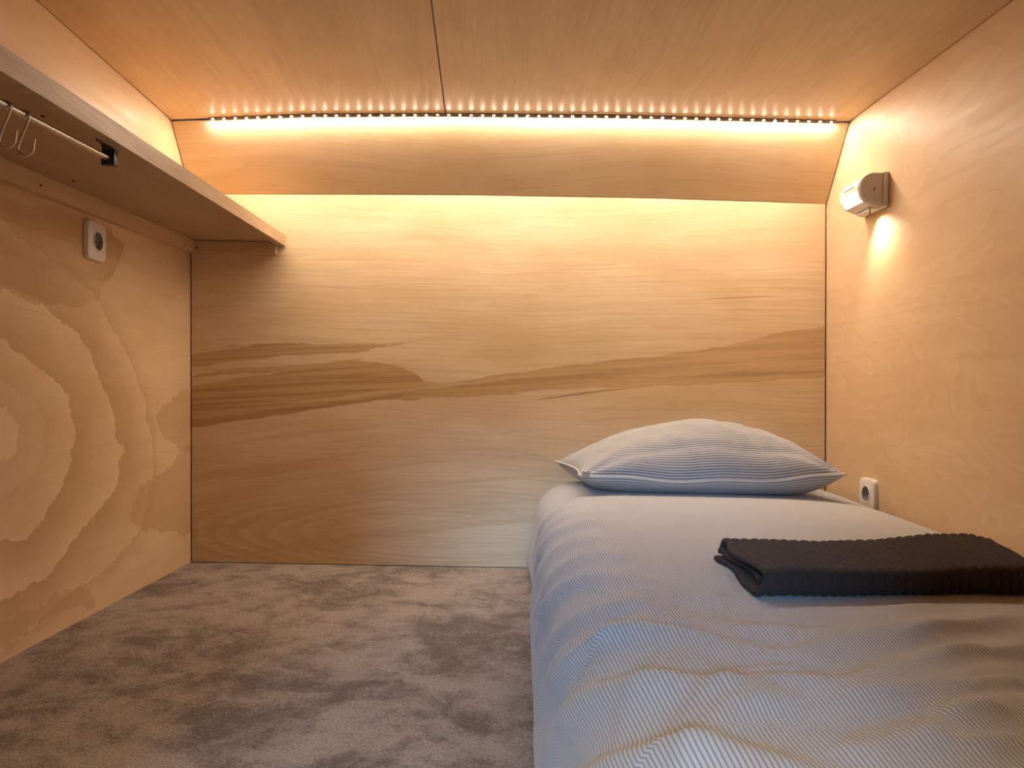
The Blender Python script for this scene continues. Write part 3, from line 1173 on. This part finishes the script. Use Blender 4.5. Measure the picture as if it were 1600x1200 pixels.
    me.from_pydata(verts.tolist(), [], fs)
    uvl = me.uv_layers.new(name='UVMap')
    flat = np.vstack([UV.reshape(-1, 2), UV[0], UV[-1]])
    li = np.zeros(len(me.loops), dtype=np.int64)
    me.loops.foreach_get('vertex_index', li)
    uvl.data.foreach_set('uv', flat[li].astype(np.float32).ravel())
    me.polygons.foreach_set('use_smooth', [True] * len(me.polygons))
    me.update()
    return me


duvet = link('duvet', build_duvet(), M_DUVET)
tag(duvet, 'pale blue pinstriped duvet draped over the low bed', 'duvet')


# ------------------------------------------------------------------ pillow
def build_pillow():
    NU, NV = 150, 90
    ZB = .2700
    corners = {'fl': P(904, 741, .838), 'fr': P(1322, 740, .838), 'bl': P(868, 721, .988), 'br': Vector((.905, .985 * D, .325))}
    us = np.linspace(-1, 1, NU)
    vs_ = np.linspace(-1, 1, NV)
    verts = []
    uv = []
    seam_z = np.zeros((NU, NV))
    top = np.zeros((NU, NV, 3))
    bot = np.zeros((NU, NV, 3))
    for i, u in enumerate(us):
        for j, v in enumerate(vs_):
            a, b = (u + 1) / 2, (v + 1) / 2
            p = np.array(corners['fl']) * (1 - a) * (1 - b) + np.array(corners['fr']) * a * (1 - b) + np.array(corners['bl']) * (1 - a) * b + np.array(corners['br']) * a * b
            # edges bow out/in
            p[1] -= .020 * (1 - u * u) * (1 - b) * (1 if True else 0)
            p[1] = min(p[1], D - .008)
            p[0] += .028 * (1 - v * v) * (-u) * .8 * (abs(u) ** 3)
            edge_z = p[2] - .016 * (1 - u ** 2) * (1 - b) + .003 * math.sin(u * 9 + 1) * (1 - b)
            e = (1 - abs(u) ** 2.4) * (1 - abs(v) ** 2.2)
            prof_u = (1 - abs(u) ** 2.1) ** .72 if u > .16 else (1 - abs((u - .16) / 1.16) ** 2.0) ** .74
            prof_u = prof_u if abs(u) < 1 else 0
            prof_v = (1 - abs(v) ** 2.4) ** .55 if abs(v) < 1 else 0
            h = .136 * prof_u * prof_v
            wr = .0022 * math.sin(v * 13 + u * 3 + 2 * math.sin(u * 5)) * e + .0016 * math.sin(u * 27 + v * 9) * e * (v < .2)
            wr -= .0050 * math.exp(-((v + .80 + .03 * math.sin(u * 6)) / .055) ** 2) * np.interp(u, [-.75, -.4, .6, .85], [0, 1, 1, 0])
            wr += .0016 * math.sin(u * 38 + 3 * math.sin(v * 7)) * math.exp(-((v + .62) / .16) ** 2) * np.interp(u, [-.5, -.1, .7, .9], [0, .7, 1, 0])
            # creases running in from the corners
            for (cu, cv) in ((-1, -1), (1, -1), (-1, 1)):
                du_, dv_ = (u - cu) * -cu, (v - cv) * -cv
                rr = math.hypot(du_, dv_)
                an = math.atan2(dv_, du_ + 1e-9)
                wr += .006 * math.sin(an * 9) * math.exp(-(rr / .42) ** 2) * min(1, rr / .15) * (e > 0)
            top[i, j] = (p[0], p[1], edge_z + h + wr)
            d = (edge_z - ZB)
            pb_ = (1 - abs(u) ** 4.5) ** .5 * (1 - abs(v) ** 3.2) ** .5 if (abs(u) < 1 and abs(v) < 1) else 0
            bz = edge_z - d * min(1, pb_ * 1.35)
            bot[i, j] = (p[0], p[1] - .0 + (.012 * (1 - u * u) * max(0, -v) * pb_), max(bz, ZB + .0006))
    faces = []
    verts = [tuple(x) for x in top.reshape(-1, 3)]
    at = np.concatenate([np.zeros((NU, 1)), np.cumsum(np.linalg.norm(np.diff(top, axis=1), axis=2), axis=1)], axis=1)
    ab = np.concatenate([np.zeros((NU, 1)), np.cumsum(np.linalg.norm(np.diff(bot, axis=1), axis=2), axis=1)], axis=1)
    uv = [(.9 + at[i, j], .7 * i / NU) for i in range(NU) for j in range(NV)]
    def it(i, j):
        return i * NV + j
    off = NU * NV
    bmap = {}
    for i in range(NU):
        for j in range(NV):
            if i in (0, NU - 1) or j in (0, NV - 1):
                bmap[(i, j)] = it(i, j)
            else:
                bmap[(i, j)] = len(verts)
                verts.append(tuple(bot[i, j]))
                uv.append((.9 - ab[i, j], .7 * i / NU))
    for i in range(NU - 1):
        for j in range(NV - 1):
            faces.append((it(i, j), it(i + 1, j), it(i + 1, j + 1), it(i, j + 1)))
            faces.append((bmap[(i, j)], bmap[(i, j + 1)], bmap[(i + 1, j + 1)], bmap[(i + 1, j)]))
    me = mesh_from(verts, faces, True)
    uvl = me.uv_layers.new(name='UVMap')
    for l in me.loops:
        uvl.data[l.index].uv = uv[l.vertex_index]
    # stitched edge: thin piped seam along the outline
    front = [top[i, 0] for i in range(NU)]
    right = [top[NU - 1, j] for j in range(1, NV)]
    back_ = [top[i, NV - 1] for i in range(NU - 2, -1, -1)]
    left = [top[0, j] for j in range(NV - 2, 0, -1)]
    loop = front + right + back_ + left
    return me, loop, corners


pme, loop, pc = build_pillow()
pillow = link('pillow', pme, M_PILLOW)
tag(pillow, 'plump pinstriped pillow lying on the bed against the back wall', 'pillow')
bm = bmesh.new()
tube(bm, loop + [loop[0]], .0026, 8, cap=False)
seam_me = bm_mesh(bm, True)
t_ = seam_me.uv_layers.new(name='UVMap')
link('seam', seam_me, simple('seam_cotton', (.60, .585, .56), .9), pillow)
# little folded care tag sewn in at the near left corner
tc = pc['fl']
bm = bmesh.new()
g = []
for k in range(7):
    an = math.pi * k / 6
    g.append((.002 + .010 * math.sin(an) * .5, -.006 + .0, .006 * math.cos(an)))
pts_t = [(0, .007), (-.006, .0075), (-.012, .004), (-.0125, .0), (-.012, -.004), (-.006, -.0075), (0, -.007)]
fr_ = [bm.verts.new((tc.x + .010 + a * .2 + .0, tc.y - .006 + a * .3, tc.z + b)) for a, b in pts_t]
bk_ = [bm.verts.new((tc.x + .010 + a * .2 + .018, tc.y - .010 + a * .3, tc.z + b + .001)) for a, b in pts_t]
for k in range(len(pts_t) - 1):
    bm.faces.new((fr_[k], fr_[k + 1], bk_[k + 1], bk_[k]))
bmesh.ops.solidify(bm, geom=bm.faces[:], thickness=.0008)
tg = link('care_tag', bm_mesh(bm, True, 50), simple('tag_tape', (.55, .50, .44), .8), pillow)
tg['label'] = 'small pale folded care tag'


# ------------------------------------------------------------------ folded towel
def build_towel():
    FL, BL, FR, BR = np.array([.337, .965]), np.array([.358, 1.215]), np.array([.705, 1.012]), np.array([.785, 1.245])
    zb = .2692
    # folded sheet seen from the end: (b = depth 0 front .. 1 back, z height) centre line of a 7.5 mm cloth
    Dp = .245
    th = .0038      # half thickness
    def arc(cx, cz, r, a0, a1, n=9):
        return [(cx + r * math.cos(math.radians(a0 + (a1 - a0) * k / (n - 1))), cz + r * math.sin(math.radians(a0 + (a1 - a0) * k / (n - 1)))) for k in range(n)]
    path = []
    path += [(Dp - .014 - i * (Dp - .034) / 11, th) for i in range(12)]                      # bottom layer, back -> front
    path += arc(.0185, .0170, .0132, 270, 90)[1:]                                             # front fold up
    path += [(.030 + i * (Dp - .052) / 14, .0302) for i in range(1, 15)]                      # top layer, front -> back
    path += arc(Dp - .014, .0225, .0077, 90, -90)[1:]                                         # back fold down
    path += [(Dp - .020 - i * (Dp - .052) / 11, .0146) for i in range(1, 12)]                # middle layer, back -> front
    P2 = np.array(path)
    # dense resample
    seg = np.r_[0, np.cumsum(np.hypot(*np.diff(P2, axis=0).T))]
    n = 230
    tt = np.linspace(0, seg[-1], n)
    C = np.stack([np.interp(tt, seg, P2[:, 0]), np.interp(tt, seg, P2[:, 1])], 1)
    for _ in range(3):
        C[1:-1] = (C[:-2] + 2 * C[1:-1] + C[2:]) / 4
    T = np.gradient(C, axis=0)
    T /= np.linalg.norm(T, axis=1, keepdims=True)
    Nn = np.stack([T[:, 1], -T[:, 0]], 1)        # outward of the spiral (right of travel)
    if Nn[5, 1] > 0:
        Nn = -Nn
    NX = 460
    xs_ = np.linspace(0, 1, NX)
    ring = []   # outer then inner
    Lout, Lin = C + Nn * th, C - Nn * th
    cross = np.vstack([Lout, Lin[::-1]])
    outward = np.vstack([Nn, -Nn[::-1]])
    isout = np.r_[np.ones(n), np.zeros(n)]
    arcs = np.r_[tt, tt[::-1]]
    m = len(cross)
    V = np.zeros((NX, m, 3))
    UV = np.zeros((NX, m, 2))
    W = .36
    for i, a in enumerate(xs_):
        ph = (a * W / .0125)
        # ribs: rounded ridges with narrow grooves
        wob = .12 * np.sin(arcs * 40 + a * 17) + .08 * np.sin(arcs * 95 + a * 31)
        rib = np.abs(np.sin(np.pi * (ph + wob))) ** .25
        micro = .0004 * np.sin(arcs * 900 + 3 * np.sin(a * 60))
        cr = cross + outward * ((rib - .9) * .0046 * np.where(isout > 0, 1, .5) + micro)[:, None]
        b = cr[:, 0] / Dp
        z = cr[:, 1].copy()
        # thickness wanders along the length, taller towards the far right
        lift = np.interp(a, [0, .15, .35, .55, .75, .9, 1.], [1.04, .98, .84, .95, 1.28, 1.30, 1.02])
        lift_f = np.interp(a, [0, .3, .6, 1.], [1.0, 1.0, 1.0, 1.05])
        bb = np.clip(b, 0, 1)
        z = z * (lift_f * (1 - bb) + lift * bb)
        z += .0012 * np.sin(a * 8 + b * 5) * np.clip(z / .03, 0, 1)
        # lower layer slips out at the right end, ends of the layers are not flush at the left
        aa = np.full(m, a)
        layer = np.interp(arcs / arcs.max(), [0, .28, .36, .66, .72, 1.0], [0, 0, 1, 1, .5, .5])
        end_l = np.clip(1 - a / .12, 0, 1)
        end_r = np.clip((a - .9) / .1, 0, 1)
        aa = aa - end_l * (.014 * np.sin(b * 7 + layer * 4) - .012 * (layer == .5) + .02 * (layer == 0) * b) + end_r * (.006 * np.sin(b * 9 + layer * 3) - .012 * layer)
        b = b + .010 * np.sin(a * 10 + 1) * (1 - bb) + .006 * np.sin(a * 19) * (1 - bb)
        # pinched: at the left end the layers sag together
        z = z * (1 - .08 * end_l * np.sin(np.pi * bb))
        x = (FL[0] * (1 - aa) + FR[0] * aa) * (1 - b) + (BL[0] * (1 - aa) + BR[0] * aa) * b
        y = (FL[1] * (1 - aa) + FR[1] * aa) * (1 - b) + (BL[1] * (1 - aa) + BR[1] * aa) * b
        V[i] = np.stack([x, y, zb + np.maximum(z, .0003)], 1)
        UV[i] = np.stack([aa * W, arcs + isout], 1)
    idx = np.arange(NX * m).reshape(NX, m)
    fs = []
    for i in range(NX - 1):
        for k in range(m):
            k2 = (k + 1) % m
            fs.append((int(idx[i, k]), int(idx[i, k2]), int(idx[i + 1, k2]), int(idx[i + 1, k])))
    # ends: strips across the cloth thickness
    for i, flip in ((0, True), (NX - 1, False)):
        for k in range(n - 1):
            q = (int(idx[i, k]), int(idx[i, k + 1]), int(idx[i, m - 2 - k]), int(idx[i, m - 1 - k]))
            fs.append(q if flip else q[::-1])
    me = bpy.data.meshes.new('towel')
    me.from_pydata(V.reshape(-1, 3).tolist(), [], fs)
    bm = bmesh.new()
    bm.from_mesh(me)
    bmesh.ops.recalc_face_normals(bm, faces=bm.faces)
    bm.to_mesh(me)
    bm.free()
    uvl = me.uv_layers.new(name='UVMap')
    flat = UV.reshape(-1, 2)
    li = np.zeros(len(me.loops), dtype=np.int64)
    me.loops.foreach_get('vertex_index', li)
    uvl.data.foreach_set('uv', flat[li].astype(np.float32).ravel())
    me.polygons.foreach_set('use_smooth', [True] * len(me.polygons))
    return me


towel = link('folded_towel', build_towel(), M_TOWEL)
tag(towel, 'dark charcoal ribbed towel folded flat on the bed', 'towel')


# ------------------------------------------------------------------ light
def area(name, loc, target, sx, sy, power, col):
    l = bpy.data.lights.new(name, 'AREA')
    l.shape = 'RECTANGLE'
    l.size, l.size_y = sx, sy
    l.energy = power
    l.color = col
    o = bpy.data.objects.new(name, l)
    COL.objects.link(o)
    o.location = loc
    o.rotation_euler = (Vector(target) - Vector(loc)).to_track_quat('-Z', 'Y').to_euler()
    return o


# cool daylight reaching the pod through the doorway behind the camera
area('daylight', (-1.50, -5.0, 1.80), (.30, 1.0, .26), .95, .80, 285., (.34, .63, 1.0))
# added warm fill light, unseen outside the doorway, to lift the lower room
area('warm_fill', (-.35, -1.2, 1.75), (-.15, 1.6, .45), 1.1, .6, 64., (1.0, .77, .50))
# the wall lamp's own down-light
sp = bpy.data.lights.new('lamp_downlight', 'SPOT')
sp.energy = 3.
sp.color = (1., .82, .58)
sp.spot_size = math.radians(120)
sp.spot_blend = 1.0
sp.shadow_soft_size = .014
so_ = bpy.data.objects.new('lamp_downlight', sp)
COL.objects.link(so_)
so_.location = (xw - .030, YN + .05, zc + HB - .019)
so_.rotation_euler = (Vector((xw + .012, YN + .01, zc - .2)) - so_.location).to_track_quat('-Z', 'Y').to_euler()

w = bpy.data.worlds.new('World')
scene.world = w
w.use_nodes = True
w.node_tree.nodes['Background'].inputs[0].default_value = (.55, .7, 1., 1)
w.node_tree.nodes['Background'].inputs[1].default_value = .05

# ------------------------------------------------------------------ camera
cam = bpy.data.cameras.new('camera')
cam.sensor_fit = 'HORIZONTAL'
cam.sensor_width = 36.
cam.lens = 36. * F / 1600.
cam.shift_x = (800 - CX) / 1600.
cam.shift_y = (CY - 600) / 1600.
cam.clip_start = .01
co_ = bpy.data.objects.new('camera', cam)
COL.objects.link(co_)
co_.location = (0, 0, H)
co_.rotation_euler = (math.pi / 2, -RHO, 0)
scene.camera = co_

scene.view_settings.view_transform = 'Standard'
scene.view_settings.look = 'None'
scene.view_settings.gamma = 1.0
scene.view_settings.use_curve_mapping = False
scene.view_settings.exposure = 0.2
scene.cycles.max_bounces = 10
scene.cycles.diffuse_bounces = 8
scene.cycles.sample_clamp_indirect = 6
